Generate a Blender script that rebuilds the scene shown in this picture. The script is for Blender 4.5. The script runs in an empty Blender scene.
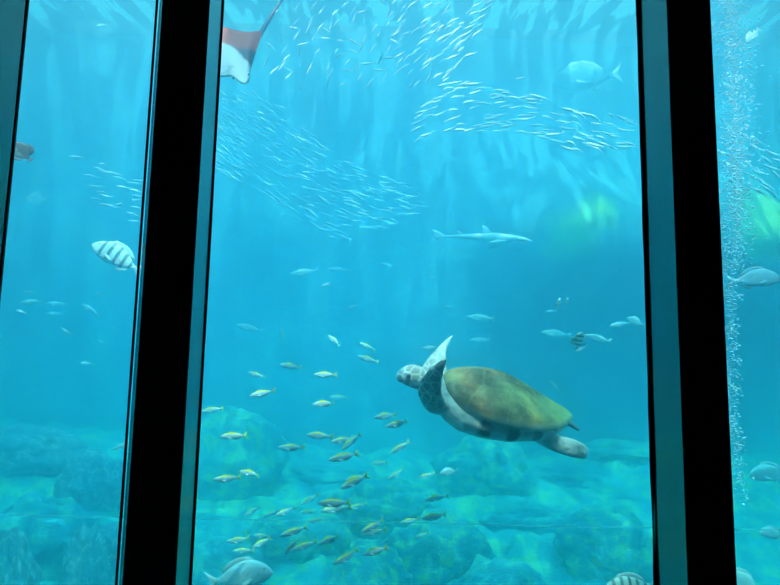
import bpy, bmesh, math, random
from mathutils import Vector, Matrix, noise as mnoise

S = bpy.context.scene
COL = S.collection
PI = math.pi

# ------------------------------------------------------------------ camera
CAM = Vector((0.0, 0.0, 1.6))
F = 586.0
PITCH, ROLL = math.radians(6.6), math.radians(1.15)
FWD = Vector((0, math.cos(PITCH), math.sin(PITCH)))
UP0 = Vector((0, -math.sin(PITCH), math.cos(PITCH)))
R0 = Vector((1, 0, 0))
RGT = R0*math.cos(ROLL) + UP0*math.sin(ROLL)
UP = -R0*math.sin(ROLL) + UP0*math.cos(ROLL)
cd = bpy.data.cameras.new('camera')
cam = bpy.data.objects.new('camera', cd)
COL.objects.link(cam)
m = Matrix((RGT, UP, -FWD)).transposed().to_4x4()
m.translation = CAM
cam.matrix_world = m
cd.sensor_width = 36.0
cd.lens = F/780.0*36.0
cd.clip_start = 0.02
cd.clip_end = 200
S.camera = cam

def at(x, y, Y):
    """world point on the plane world-y = Y seen at photo pixel (x, y)"""
    d = FWD + RGT*((x-390.0)/F) + UP*((292.5-y)/F)
    return CAM + d*(Y/d.y)

# ------------------------------------------------------------------ view
S.view_settings.view_transform = 'Standard'
S.view_settings.look = 'None'
S.view_settings.gamma = 1.0
S.view_settings.use_curve_mapping = False
S.view_settings.exposure = 0.0
try:
    S.cycles.volume_bounces = 12
    S.cycles.max_bounces = 14
    S.cycles.transparent_max_bounces = 24
    S.cycles.caustics_reflective = False
    S.cycles.caustics_refractive = False
except Exception:
    pass

# ------------------------------------------------------------------ helpers
def tag(o, label=None, cat=None, group=None, kind=None):
    if label: o['label'] = label
    if cat: o['category'] = cat
    if group: o['group'] = group
    if kind: o['kind'] = kind
    return o

def link(name, me, mat=None, parent=None):
    o = bpy.data.objects.new(name, me)
    COL.objects.link(o)
    if mat is not None and not me.materials:
        me.materials.append(mat)
    if parent is not None:
        o.parent = parent
    return o

def empty(name, loc=(0, 0, 0)):
    o = bpy.data.objects.new(name, None)
    COL.objects.link(o)
    o.location = loc
    o.empty_display_size = 0.1
    return o

def mesh_from(name, verts, faces, smooth=True):
    me = bpy.data.meshes.new(name)
    me.from_pydata([tuple(v) for v in verts], [], faces)
    bm = bmesh.new(); bm.from_mesh(me)
    bmesh.ops.recalc_face_normals(bm, faces=bm.faces[:])
    bm.to_mesh(me); bm.free()
    if smooth:
        for p in me.polygons: p.use_smooth = True
    me.update()
    return me

def box_bm(bm, x0, x1, y0, y1, z0, z1):
    vs = [bm.verts.new((x, y, z)) for z in (z0, z1) for y in (y0, y1) for x in (x0, x1)]
    for f in ((0, 1, 3, 2), (4, 5, 7, 6), (0, 1, 5, 4), (2, 3, 7, 6), (0, 2, 6, 4), (1, 3, 7, 5)):
        bm.faces.new([vs[i] for i in f])

def boxes(name, lst, mat, parent=None, bevel=0.0):
    bm = bmesh.new()
    for b in lst: box_bm(bm, *b)
    if bevel:
        bmesh.ops.bevel(bm, geom=bm.edges[:], offset=bevel, segments=2, affect='EDGES')
    bmesh.ops.recalc_face_normals(bm, faces=bm.faces[:])
    me = bpy.data.meshes.new(name); bm.to_mesh(me); bm.free()
    return link(name, me, mat, parent)

def mat_new(name):
    m = bpy.data.materials.new(name); m.use_nodes = True
    nt = m.node_tree
    return m, nt, nt.nodes['Principled BSDF']

def simple(name, col, rough=0.5, metal=0.0, ior=1.45, spec=None):
    m, nt, b = mat_new(name)
    b.inputs['Base Color'].default_value = (*col, 1)
    b.inputs['Roughness'].default_value = rough
    b.inputs['Metallic'].default_value = metal
    b.inputs['IOR'].default_value = ior
    if spec is not None: b.inputs['Specular IOR Level'].default_value = spec
    return m

def ramp(nt, fac, stops, interp='LINEAR'):
    r = nt.nodes.new('ShaderNodeValToRGB')
    r.color_ramp.interpolation = interp
    el = r.color_ramp.elements
    while len(el) < len(stops): el.new(0.5)
    for e, (p, c) in zip(el, stops):
        e.position = p
        e.color = (*c, 1) if len(c) == 3 else c
    nt.links.new(fac, r.inputs[0])
    return r.outputs[0]

def noise_node(nt, scale, detail=4, rough=0.5, coord='Object', stretch=None, dist=0.0):
    tc = nt.nodes.new('ShaderNodeTexCoord')
    n = nt.nodes.new('ShaderNodeTexNoise')
    n.inputs['Scale'].default_value = scale
    n.inputs['Detail'].default_value = detail
    n.inputs['Roughness'].default_value = rough
    n.inputs['Distortion'].default_value = dist
    src = tc.outputs[coord]
    if stretch:
        mp = nt.nodes.new('ShaderNodeMapping')
        mp.inputs['Scale'].default_value = stretch
        nt.links.new(src, mp.inputs['Vector']); src = mp.outputs[0]
    nt.links.new(src, n.inputs['Vector'])
    return n.outputs['Fac']

def bump(nt, b, h, strength=0.5, dist=0.02):
    bp = nt.nodes.new('ShaderNodeBump')
    bp.inputs['Strength'].default_value = strength
    bp.inputs['Distance'].default_value = dist
    nt.links.new(h, bp.inputs['Height'])
    nt.links.new(bp.outputs[0], b.inputs['Normal'])

# ------------------------------------------------------------------ room
YB = -7.0
ZG, ZF = 2.0, 1.81            # glass plane, front of the posts
TX, TY, TZ0, TZ1 = 8.0, 11.8, -2.2, 7.7   # tank half width, far wall, floor, water level
M_dark = simple('dark_room_paint', (0.012, 0.012, 0.013), 0.8)
M_carpet = simple('dark_carpet', (0.015, 0.015, 0.018), 0.95)
M_post = simple('dark_steel_post', (0.16, 0.20, 0.19), 0.18, metal=1.0)
M_seal = simple('black_rubber_seal', (0.004, 0.004, 0.004), 0.7)
M_conc, nt, b = mat_new('tank_wall_blue')
nf = noise_node(nt, 0.9, 6, 0.6)
nt.links.new(ramp(nt, nf, [(0.35, (0.10, 0.16, 0.17)), (0.65, (0.30, 0.40, 0.38))]), b.inputs['Base Color'])
b.inputs['Roughness'].default_value = 0.9

RX = 5.0
def struct(o, label, cat):
    return tag(o, label, cat, kind='structure')
struct(boxes('floor', [(-RX, RX, -3.6, 2.1, -0.2, 0.0)], M_carpet), 'dark carpeted floor of the viewing room', 'floor')
struct(boxes('ceiling', [(-RX, RX, -3.6, 2.1, 3.05, 3.25)], M_dark), 'black ceiling of the viewing room', 'ceiling')
struct(boxes('wall_back', [(-RX, RX, -3.8, -3.6, -0.2, 3.25)], M_dark), 'black wall behind the viewer', 'wall')
struct(boxes('wall_left', [(-RX-.2, -RX, -3.8, 2.1, -0.2, 3.25)], M_dark), 'black side wall of the viewing room', 'wall')
struct(boxes('wall_right', [(RX, RX+.2, -3.8, 2.1, -0.2, 3.25)], M_dark), 'black side wall beyond the right window', 'wall')
WX0, WX1, WZ0, WZ1 = -2.75, 2.75, 0.35, 3.05
struct(boxes('wall_front', [(-TX, TX, ZF, 2.12, TZ0, WZ0), (-TX, TX, ZF, 2.12, WZ1, 3.25),
                            (-TX, WX0, ZF, 2.12, WZ0, WZ1), (WX1, TX, ZF, 2.12, WZ0, WZ1)], M_dark),
       'dark wall around the aquarium windows', 'wall')

# posts between the panes (x of the front-left, front-right, back-left, back-right edge)
def post(name, fl, fr, bl, br, label):
    vs, fs = [], []
    for z in (WZ0, WZ1):
        vs += [(fl, ZF, z), (fr, ZF, z), (br, ZG, z), (bl, ZG, z)]
    fs = [(0, 1, 5, 4), (1, 2, 6, 5), (2, 3, 7, 6), (3, 0, 4, 7), (0, 3, 2, 1), (4, 5, 6, 7)]
    me = mesh_from(name, vs, fs, smooth=False)
    bm = bmesh.new(); bm.from_mesh(me)
    es = [e for e in bm.edges if abs(e.verts[0].co.z-e.verts[1].co.z) > 1 and e.verts[0].co.y < ZF+.01]
    bmesh.ops.bevel(bm, geom=es, offset=0.004, segments=3, affect='EDGES')
    bm.to_mesh(me); bm.free()
    o = link(name, me, M_post)
    return struct(o, label, 'window post')

P = []
P.append(post('trim_1', -1.50, -1.333, -1.60, -1.333, 'dark gloss window post cut off by the left edge of the photo'))
P.append(post('trim_2', -0.769, -0.6135, -0.8607, -0.627, 'black window post left of the wide middle pane'))
P.append(post('trim_3', 0.8955, 1.040, 0.8796, 1.06, 'black window post right of the wide middle pane'))
P.append(post('trim_4', 2.40, 2.55, 2.38, 2.60, 'black window post beyond the right window, outside the picture'))

def seal(x, parent, w=0.009, wob=0.0, seed=0):
    """thin rubber bead up the edge of a pane, its width wavering a little"""
    vs, fs = [], []
    n = 60
    for i in range(n+1):
        z = WZ0 + (WZ1-WZ0)*i/n
        e = w*0.5*(1 + wob*mnoise.noise(Vector((seed, 0, z*2.3))) + wob*0.8*mnoise.noise(Vector((seed+9, 0, z*6.0))))
        for dx, dy in ((-1, 0), (-.6, -.8), (.6, -.8), (1, 0), (.6, .8), (-.6, .8)):
            vs.append((x+dx*e, ZG-.012+dy*.008, z))
    for i in range(n):
        for k in range(6):
            a = i*6+k; b2 = i*6+(k+1) % 6
            fs.append((a, b2, b2+6, a+6))
    fs += [tuple(range(6)), tuple(range(n*6, n*6+6))]
    o = link('seal', mesh_from('seal', vs, fs), M_seal, parent)
    return o
seal(-1.3315, P[0], .003); seal(-0.864, P[1], .007, .3, 2); seal(-0.624, P[1], .006, .3, 3)
seal(0.8755, P[2], .009, 1.0, 4); seal(1.063, P[2], .008, .2, 5); seal(2.377, P[3], .008)

# glass
M_glass, nt, b = mat_new('aquarium_glass')
for n in list(nt.nodes): nt.nodes.remove(n)
out = nt.nodes.new('ShaderNodeOutputMaterial')
tr = nt.nodes.new('ShaderNodeBsdfTransparent'); tr.inputs[0].default_value = (0.985, 0.995, 0.995, 1)
gl = nt.nodes.new('ShaderNodeBsdfGlossy'); gl.inputs['Roughness'].default_value = 0.02
fr = nt.nodes.new('ShaderNodeFresnel'); fr.inputs[0].default_value = 1.2
mx = nt.nodes.new('ShaderNodeMixShader')
nt.links.new(fr.outputs[0], mx.inputs[0]); nt.links.new(tr.outputs[0], mx.inputs[1]); nt.links.new(gl.outputs[0], mx.inputs[2])
nt.links.new(mx.outputs[0], out.inputs[0])
panes = [(-1.45, -0.75), (-0.745, 0.965), (0.97, 2.48), (WX0, -1.455), (2.485, WX1)]
for i, (x0, x1) in enumerate(panes):
    lab = ['clear pane left of the left black post', 'clear wide middle pane between the two black posts', 'clear pane right of the right black post',
           'clear pane beyond the left edge of the photo', 'narrow clear pane beyond the right edge of the photo'][i]
    struct(boxes('window_%d' % (i+1), [(x0, x1, ZG+.001, ZG+.05, WZ0, WZ1)], M_glass), lab, 'window')

M_reflection, nt, b = mat_new('reflection_line')  # thin pale strip that stands in for a reflection line on the glass
tr = nt.nodes.new('ShaderNodeBsdfTransparent'); mx = nt.nodes.new('ShaderNodeMixShader'); mx.inputs[0].default_value = 0.2
tl = nt.nodes.new('ShaderNodeBsdfTranslucent'); tl.inputs[0].default_value = (1, 1, 1, 1)
nt.links.new(tr.outputs[0], mx.inputs[1]); nt.links.new(tl.outputs[0], mx.inputs[2]); nt.links.new(mx.outputs[0], nt.nodes['Material Output'].inputs[0])
nt.nodes.remove(b)
zj = at(390, 527, ZG).z
for i in range(3):
    x0, x1 = panes[i]
    boxes('reflection_strip', [(x0+.01, x1-.01, ZG+.052, ZG+.056, zj-.0022, zj+.0022)], M_reflection, bpy.data.objects['window_%d' % (i+1)])

# ------------------------------------------------------------------ tank shell
struct(boxes('wall_tank_back', [(-TX-.3, TX+.3, TY, TY+.3, TZ0-.3, TZ1+1.0)], M_conc), 'far wall of the tank', 'wall')
struct(boxes('wall_tank_left', [(-TX-.3, -TX, YB, TY, TZ0-.3, TZ1+1.0)], M_conc), 'side wall of the tank', 'wall')
struct(boxes('wall_tank_right', [(TX, TX+.3, YB, TY, TZ0-.3, TZ1+1.0)], M_conc), 'side wall of the tank on the right', 'wall')
M_sand, nt, b = mat_new('sand')
nf = noise_node(nt, 3.0, 8, 0.6)
nt.links.new(ramp(nt, nf, [(0.3, (0.14, 0.30, 0.30)), (0.7, (0.30, 0.52, 0.48))]), b.inputs['Base Color'])
b.inputs['Roughness'].default_value = 0.95
def smooth(a, b, x):
    t = min(1, max(0, (x-a)/(b-a))); return t*t*(3-2*t)
def floor_z(x, y):
    return -1.7 + 1.9*smooth(3.5, 9.5, y) + 0.35*mnoise.fractal(Vector((x*.35, y*.35, 3.1)), 1.0, 2.0, 4)
def rock_mat(name, dark, mid, lite, scale=1.6, th=0.5):
    m, nt, b = mat_new(name)
    nf = noise_node(nt, scale, 8, 0.68)
    col = ramp(nt, nf, [(th-.16, dark), (th, mid), (th+.10, lite)])
    nt.links.new(col, b.inputs['Base Color'])
    b.inputs['Roughness'].default_value = 0.95
    b.inputs['Specular IOR Level'].default_value = 0.2
    bump(nt, b, noise_node(nt, scale*6, 8, 0.7), 0.8, 0.08)
    return m
M_rgreen = rock_mat('green_algae_rock', (0.05, 0.38, 0.54), (0.11, 0.64, 0.62), (0.46, 1.0, 0.42), 3.4, 0.50)  # algae green over a water-like teal: haze painted into the rock
M_rdark = rock_mat('dark_rock', (0.05, 0.35, 0.52), (0.08, 0.56, 0.64), (0.26, 0.84, 0.62), 3.0, 0.50)  # base close to the water colour, so outlines fade: painted haze
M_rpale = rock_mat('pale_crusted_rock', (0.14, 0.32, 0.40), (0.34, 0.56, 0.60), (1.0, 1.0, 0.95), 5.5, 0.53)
M_rgrass = rock_mat('bright_algae_rock', (0.12, 0.40, 0.15), (0.45, 0.90, 0.25), (0.70, 1.0, 0.35), 2.6, 0.42)

vs, fs = [], []
NX, NY = 260, 170
for j in range(NY+1):
    for i in range(NX+1):
        x = -TX + 2*TX*i/NX; y = 2.0+(TY-2.0)*j/NY
        q = Vector((x, y, 0))
        vs.append((x, y, floor_z(x, y) + 0.16*mnoise.fractal(q*1.7, 0.9, 2.1, 5)))
for j in range(NY):
    for i in range(NX):
        a = j*(NX+1)+i
        fs.append((a, a+1, a+NX+2, a+NX+1))
struct(link('floor_tank', mesh_from('floor_tank', vs, fs), M_rgreen), 'rising algae-covered bed of the tank', 'floor')

# uneven rock face in front of the far wall, with two outcrops and algae patches on them
bul = [(at(590, 222, 8.4), 1.3, 2.0), (at(790, 225, 8.2), 1.4, 2.1), (at(422, 345, 8.6), .8, .3)]
patch = [(at(573, 232, 8.6), .32), (at(606, 207, 8.6), .26), (at(782, 216, 8.5), .55), (at(754, 238, 8.6), .26)]
vs, fs = [], []
NX, NZ = 220, 130
for j in range(NZ+1):
    for i in range(NX+1):
        x = -TX + 2*TX*i/NX; z = TZ0 + (TZ1-TZ0)*j/NZ
        n1 = mnoise.fractal(Vector((x*.30, 7.7, z*.38)), 1.0, 2.0, 5)
        y = 10.6 - 0.14*n1
        for c, r_, a_ in bul:
            d2 = ((x-c.x)**2+(z-c.z)**2)/r_**2
            y -= a_*math.exp(-d2)*(1+.06*mnoise.fractal(Vector((x*1.5, 3.3, z*1.5)), 1.0, 2.0, 3))
        vs.append((x, min(y, TY-.05), z))
for j in range(NZ):
    for i in range(NX):
        a = j*(NX+1)+i
        fs.append((a, a+1, a+NX+2, a+NX+1))
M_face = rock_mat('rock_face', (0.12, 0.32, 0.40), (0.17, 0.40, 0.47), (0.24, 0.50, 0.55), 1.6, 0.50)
nt = M_face.node_tree; b = nt.nodes['Principled BSDF']
src = b.inputs['Base Color'].links[0].from_socket
geo = nt.nodes.new('ShaderNodeTexCoord')
nz_ = noise_node(nt, 3.5, 6, 0.65)
for c, r_ in patch:
    vm = nt.nodes.new('ShaderNodeVectorMath'); vm.operation = 'SUBTRACT'; nt.links.new(geo.outputs['Object'], vm.inputs[0]); vm.inputs[1].default_value = c
    vm2 = nt.nodes.new('ShaderNodeVectorMath'); vm2.operation = 'MULTIPLY'; nt.links.new(vm.outputs[0], vm2.inputs[0]); vm2.inputs[1].default_value = (1, 0, 1)
    vl = nt.nodes.new('ShaderNodeVectorMath'); vl.operation = 'LENGTH'; nt.links.new(vm2.outputs[0], vl.inputs[0])
    mm = nt.nodes.new('ShaderNodeMath'); mm.operation = 'MULTIPLY_ADD'; nt.links.new(nz_, mm.inputs[0]); mm.inputs[1].default_value = .5; nt.links.new(vl.outputs['Value'], mm.inputs[2])
    mr = nt.nodes.new('ShaderNodeMapRange'); nt.links.new(mm.outputs[0], mr.inputs[0])
    mr.inputs[1].default_value = r_+.40; mr.inputs[2].default_value = r_+.10
    mc = nt.nodes.new('ShaderNodeMix'); mc.data_type = 'RGBA'; nt.links.new(mr.outputs[0], mc.inputs[0]); nt.links.new(src, mc.inputs[6]); mc.inputs[7].default_value = (0.70, 1.0, 0.22, 1)
    src = mc.outputs[2]
nt.links.new(src, b.inputs['Base Color'])
struct(link('wall_reef', mesh_from('wall_reef', vs, fs), M_face), 'rough blue rock face with green algae at the back of the tank', 'wall')

# water body: a clear blue volume
M_water, nt, b = mat_new('sea_water')
for n in list(nt.nodes): nt.nodes.remove(n)
out = nt.nodes.new('ShaderNodeOutputMaterial')
vs_ = nt.nodes.new('ShaderNodeVolumeScatter')
SC, SD = (0.38, 0.71, 0.88), 0.285
vs_.inputs['Color'].default_value = (*SC, 1); vs_.inputs['Density'].default_value = SD
vs_.inputs['Anisotropy'].default_value = 0.82
va = nt.nodes.new('ShaderNodeVolumeAbsorption')
va.inputs['Color'].default_value = (0.0, 0.930, 0.990, 1); va.inputs['Density'].default_value = 0.34
ad = nt.nodes.new('ShaderNodeAddShader')
nt.links.new(vs_.outputs[0], ad.inputs[0]); nt.links.new(va.outputs[0], ad.inputs[1])
nt.links.new(ad.outputs[0], out.inputs['Volume'])
EPS = 0.004
YB = -7.0                      # unseen extension over the viewing room, added to let slanting sun in
prof = [(ZG+.13, TZ0+EPS), (TY-EPS, TZ0+EPS), (TY-EPS, TZ1), (YB, TZ1), (YB, 3.30), (ZG+.13, 3.30)]
vs = [(sx*(TX-EPS), y, z) for sx in (-1, 1) for (y, z) in prof]
fs = [tuple(range(6)), tuple(range(6, 12))] + [(k, (k+1) % 6, (k+1) % 6+6, k+6) for k in range(6)]
w = link('water', mesh_from('water', vs, fs, smooth=False), M_water)
struct(w, 'clear blue water that fills the tank', 'water')

# rippling water surface; a light-shaft pattern is painted into its transparency
M_surf, nt, b = mat_new('shaft_pattern_surface')
for n in list(nt.nodes): nt.nodes.remove(n)
out = nt.nodes.new('ShaderNodeOutputMaterial')
tr = nt.nodes.new('ShaderNodeBsdfTransparent')
nf = noise_node(nt, 1.0, 3, 0.5, 'Object', (4.4, 1.2, 1.0), 0.2)
nt.links.new(ramp(nt, nf, [(0.46, (0.14, 0.14, 0.14)), (0.51, (0.30, 0.31, 0.31)), (0.56, (1, 1, 1))]), tr.inputs[0])
nt.links.new(tr.outputs[0], out.inputs[0])
vs, fs = [], []
NX, NY = 120, 90
for j in range(NY+1):
    for i in range(NX+1):
        x = -TX+.01 + (2*TX-.02)*i/NX; y = YB+.01 + (TY-YB-.02)*j/NY
        vs.append((x, y, TZ1+.03+0.02*mnoise.noise(Vector((x*1.5, y*.4, 0)))))
for j in range(NY):
    for i in range(NX):
        a = j*(NX+1)+i
        fs.append((a, a+1, a+NX+2, a+NX+1))
struct(link('trim_water_surface', mesh_from('water_surface', vs, fs), M_surf), 'rippling surface of the tank water overhead with painted light-shaft pattern', 'water surface')

# ------------------------------------------------------------------ light
sl = bpy.data.lights.new('sun', 'SUN'); sl.energy = 68.0; sl.angle = math.radians(0.6); sl.color = (0.96, 0.272, 0.298)
so = bpy.data.objects.new('sun', sl); COL.objects.link(so)
sd = Vector((0.03, 0.50, -1.0))
so.rotation_euler = sd.to_track_quat('-Z', 'Y').to_euler(); so.location = (0, 6, 12)
W = bpy.data.worlds.new('world'); S.world = W; W.use_nodes = True
bg = W.node_tree.nodes['Background']
bg.inputs[0].default_value = (1.0, 0.85, 0.95, 1); bg.inputs[1].default_value = 1.6

# ================================================================== fish
def orient(fwd, up):
    """matrix with local +X = fwd, +Z close to up"""
    f = fwd.normalized()
    y = up.cross(f).normalized()
    z = f.cross(y).normalized()
    return Matrix((f, y, z)).transposed()

def heading(ang, out=0.0, roll=0.0):
    """ang: direction the head points, degrees in the view (0 right, 90 up, 180 left); out: turn towards the viewer"""
    a, w = math.radians(ang), math.radians(out)
    f = (RGT*math.cos(a) + UP*math.sin(a))*math.cos(w) - FWD*math.sin(w)
    if abs(math.sin(a)) > 0.93 and abs(w) < 0.8:
        up = RGT*(1 if math.cos(a) <= 0 else -1) + UP*0.3
        up = up - f*up.dot(f)
    else:
        up = Vector((0, 0, 1))
    M = orient(f, up)
    return M @ Matrix.Rotation(math.radians(roll), 3, 'X')

def bend_pt(p, bend):
    """bend the unit fish sideways: head stays, tail swings"""
    x, y, z = p
    t = 0.25 - x
    if t > 0: y += bend*t*t
    return (x, y, z)

def body_mesh(name, prof, nring=16, bend=0.0, sub=28):
    """prof: list of (x, top, bottom, halfwidth) from nose (+x) to tail; smooth interpolation"""
    def cr(p0, p1, p2, p3, t):
        return 0.5*((2*p1)+(-p0+p2)*t+(2*p0-5*p1+4*p2-p3)*t*t+(-p0+3*p1-3*p2+p3)*t**3)
    rows = []
    n = len(prof)
    for i in range(sub+1):
        u = i/sub*(n-1); k = min(int(u), n-2); t = u-k
        q = [prof[max(0, k-1)], prof[k], prof[k+1], prof[min(n-1, k+2)]]
        rows.append([cr(q[0][c], q[1][c], q[2][c], q[3][c], t) for c in range(4)])
    vs, fs = [], []
    for (x, tp, bt, hw) in rows:
        zc = (tp+bt)/2; hz = max((tp-bt)/2, 0.002); hw = max(hw, 0.0015)
        for k in range(nring):
            a = 2*PI*k/nring
            ca, sa = math.cos(a), math.sin(a)
            y = hw*math.copysign(abs(ca)**0.85, ca)
            z = zc + hz*math.copysign(abs(sa)**0.9, sa)
            vs.append(bend_pt((x, y, z), bend))
    for i in range(sub):
        for k in range(nring):
            a = i*nring+k; b2 = i*nring+(k+1) % nring
            fs.append((a, b2, b2+nring, a+nring))
    fs.append(tuple(range(nring))); fs.append(tuple(range(sub*nring, sub*nring+nring)))
    return mesh_from(name, vs, fs)

def fin_mesh(name, poly, thick=0.006, bend=0.0, y0=0.0, lean=None):
    """thin solid fin from an outline in the fish's x-z plane; lean=(axis x,z; angle) tips a paired fin outwards"""
    c = (sum(p[0] for p in poly)/len(poly), sum(p[1] for p in poly)/len(poly))
    # refine the outline
    pts = []
    n = len(poly)
    for i in range(n):
        a, b2 = poly[i], poly[(i+1) % n]
        for k in range(3):
            pts.append((a[0]+(b2[0]-a[0])*k/3, a[1]+(b2[1]-a[1])*k/3))
    vs, fs = [], []
    def P3(x, z, y):
        if lean:
            (ox, oz, ang) = lean
            dz = z-oz
            y2 = y0 + math.sin(ang)*abs(dz)*(1 if y0 >= 0 else -1) + y
            return bend_pt((x, y2, oz+dz*math.cos(ang)), bend)
        return bend_pt((x, y0+y, z), bend)
    m = len(pts)
    for sgn in (1, -1):
        for (x, z) in pts: vs.append(P3(x, z, sgn*thick*0.2))
        for (x, z) in pts: vs.append(P3((x+c[0])/2, (z+c[1])/2, sgn*thick*0.5))
        vs.append(P3(c[0], c[1], sgn*thick*0.5))
    h = 2*m+1
    for o in (0, h):
        for i in range(m):
            j = (i+1) % m
            fs.append((o+i, o+j, o+m+j, o+m+i)); fs.append((o+m+i, o+m+j, o+2*m))
    for i in range(m):
        j = (i+1) % m
        fs.append((i, j, h+j, h+i))
    return mesh_from(name, vs, fs)

def ball_mesh(name, c, r, bend=0.0, squash=0.6, seg=10):
    vs, fs = [], []
    c = bend_pt(c, bend)
    for i in range(1, 6):
        th = PI*i/6
        for k in range(seg):
            a = 2*PI*k/seg
            vs.append((c[0]+r*math.sin(th)*math.cos(a), c[1]+r*squash*math.cos(th), c[2]+r*math.sin(th)*math.sin(a)))
    for i in range(4):
        for k in range(seg):
            a = i*seg+k; b2 = i*seg+(k+1) % seg
            fs.append((a, b2, b2+seg, a+seg))
    fs.append(tuple(range(seg))); fs.append(tuple(range(4*seg, 5*seg)))
    return mesh_from(name, vs, fs)

# ---------------------------------------------------------------- fish skins
def object_xyz(nt):
    tc = nt.nodes.new('ShaderNodeTexCoord'); sp = nt.nodes.new('ShaderNodeSeparateXYZ')
    nt.links.new(tc.outputs['Object'], sp.inputs[0]); return tc, sp
def mathn(nt, op, a, b=None, c=None):
    n = nt.nodes.new('ShaderNodeMath'); n.operation = op
    for i, v in enumerate((a, b, c)):
        if v is None: continue
        if isinstance(v, (int, float)): n.inputs[i].default_value = v
        else: nt.links.new(v, n.inputs[i])
    return n.outputs[0]
def mixc(nt, f, a, b):
    n = nt.nodes.new('ShaderNodeMix'); n.data_type = 'RGBA'
    if isinstance(f, (int, float)): n.inputs[0].default_value = f
    else: nt.links.new(f, n.inputs[0])
    for k, v in ((6, a), (7, b)):
        if isinstance(v, tuple): n.inputs[k].default_value = (*v, 1)
        else: nt.links.new(v, n.inputs[k])
    return n.outputs[2]

def smap(nt, v, a, b2):
    r = nt.nodes.new('ShaderNodeMapRange'); r.interpolation_type = 'SMOOTHSTEP'
    nt.links.new(v, r.inputs[0]); r.inputs[1].default_value = a; r.inputs[2].default_value = b2
    return r.outputs[0]

def skin(name, back, side, belly, z0=0.03, z1=0.08, stripes=None, spots=None, rough=0.35, noise_amt=0.5):
    """fish colouring in the fish's own coordinates: back above z1, side below z0, optional dark bars"""
    m, nt, b = mat_new(name)
    tc, sp = object_xyz(nt)
    mr = nt.nodes.new('ShaderNodeMapRange'); mr.interpolation_type = 'SMOOTHSTEP'
    nt.links.new(sp.outputs[2], mr.inputs[0]); mr.inputs[1].default_value = z0; mr.inputs[2].default_value = z1
    mr2 = nt.nodes.new('ShaderNodeMapRange'); mr2.interpolation_type = 'SMOOTHSTEP'
    nt.links.new(sp.outputs[2], mr2.inputs[0]); mr2.inputs[1].default_value = -0.12; mr2.inputs[2].default_value = -0.02
    col = mixc(nt, mr2.outputs[0], belly, side)
    col = mixc(nt, mr.outputs[0], col, back)
    if stripes:
        freq, phase, width, scol, xa, xb = stripes
        nz = noise_node(nt, 4.0, 2)
        u = mathn(nt, 'ADD', mathn(nt, 'MULTIPLY', sp.outputs[0], freq), mathn(nt, 'MULTIPLY_ADD', nz, 0.8, phase))
        sn = mathn(nt, 'SINE', u)
        st = nt.nodes.new('ShaderNodeMapRange'); st.interpolation_type = 'SMOOTHSTEP'
        nt.links.new(sn, st.inputs[0]); st.inputs[1].default_value = width; st.inputs[2].default_value = width+0.5
        lim = mathn(nt, 'MULTIPLY', mathn(nt, 'GREATER_THAN', sp.outputs[0], xa), mathn(nt, 'LESS_THAN', sp.outputs[0], xb))
        lim = mathn(nt, 'MULTIPLY', lim, mathn(nt, 'GREATER_THAN', sp.outputs[2], -0.13))
        col = mixc(nt, mathn(nt, 'MULTIPLY', st.outputs[0], lim), col, scol)
    if spots:
        sc, scol, th = spots
        nz = noise_node(nt, sc, 5, 0.65)
        st = nt.nodes.new('ShaderNodeMapRange'); nt.links.new(nz, st.inputs[0])
        st.inputs[1].default_value = th; st.inputs[2].default_value = th+0.12
        col = mixc(nt, mathn(nt, 'MULTIPLY', st.outputs[0], 0.7), col, scol)
    nz2 = noise_node(nt, 60, 2, 0.5, 'Object', (1, .4, 1))
    nt.links.new(col, b.inputs['Base Color'])
    b.inputs['Roughness'].default_value = rough
    b.inputs['Specular IOR Level'].default_value = 0.6
    bump(nt, b, nz2, 0.25, 0.01)
    return m

M_yt_body = skin('silver_fish_skin', (1.0, 0.74, 0.08), (0.72, 0.82, 0.85), (0.85, 0.92, 0.92), 0.042, 0.075)
M_yt_fin = simple('yellow_fin', (1.0, 0.74, 0.06), 0.5)
M_eye = simple('dark_eye', (0.01, 0.01, 0.012), 0.1)
M_sard = skin('sardine_skin', (0.95, 0.92, 0.85), (0.85, 0.88, 0.88), (0.25, 0.33, 0.36), 0.0, 0.03, rough=0.3)  # pale back, dark belly: the shade underneath is painted into the skin
M_pale = skin('pale_fish_skin', (0.62, 0.68, 0.66), (0.55, 0.62, 0.62), (0.70, 0.74, 0.72), 0.02, 0.10)
M_palefin = simple('pale_fin', (0.62, 0.68, 0.66), 0.5)
M_grey = skin('grey_bream_skin', (0.42, 0.50, 0.52), (0.62, 0.70, 0.72), (0.80, 0.82, 0.80), 0.0, 0.10, spots=(3.0, (0.62, 0.66, 0.66), 0.5))
M_greyfin = simple('grey_fin', (0.40, 0.46, 0.47), 0.5)
M_stripe = skin('striped_bream_skin', (0.70, 0.72, 0.62), (0.78, 0.80, 0.74), (0.82, 0.84, 0.80), 0.05, 0.15,
                stripes=(44.0, 0.5, 0.05, (0.16, 0.20, 0.20), -0.30, 0.40))
M_big = skin('mottled_bream_skin', (0.72, 0.82, 0.82), (0.90, 0.96, 0.95), (0.95, 0.97, 0.95), 0.02, 0.14, spots=(9.0, (0.34, 0.44, 0.48), 0.55))
M_brown = skin('brown_fish_skin', (0.08, 0.035, 0.02), (0.14, 0.07, 0.05), (0.35, 0.33, 0.3), 0.0, 0.1)
M_bfly = skin('butterflyfish_skin', (0.95, 0.80, 0.35), (0.95, 0.92, 0.80), (0.95, 0.92, 0.85), -0.05, 0.2,
              stripes=(26.0, 0.4, 0.2, (0.25, 0.16, 0.05), -0.5, 0.45))
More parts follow.
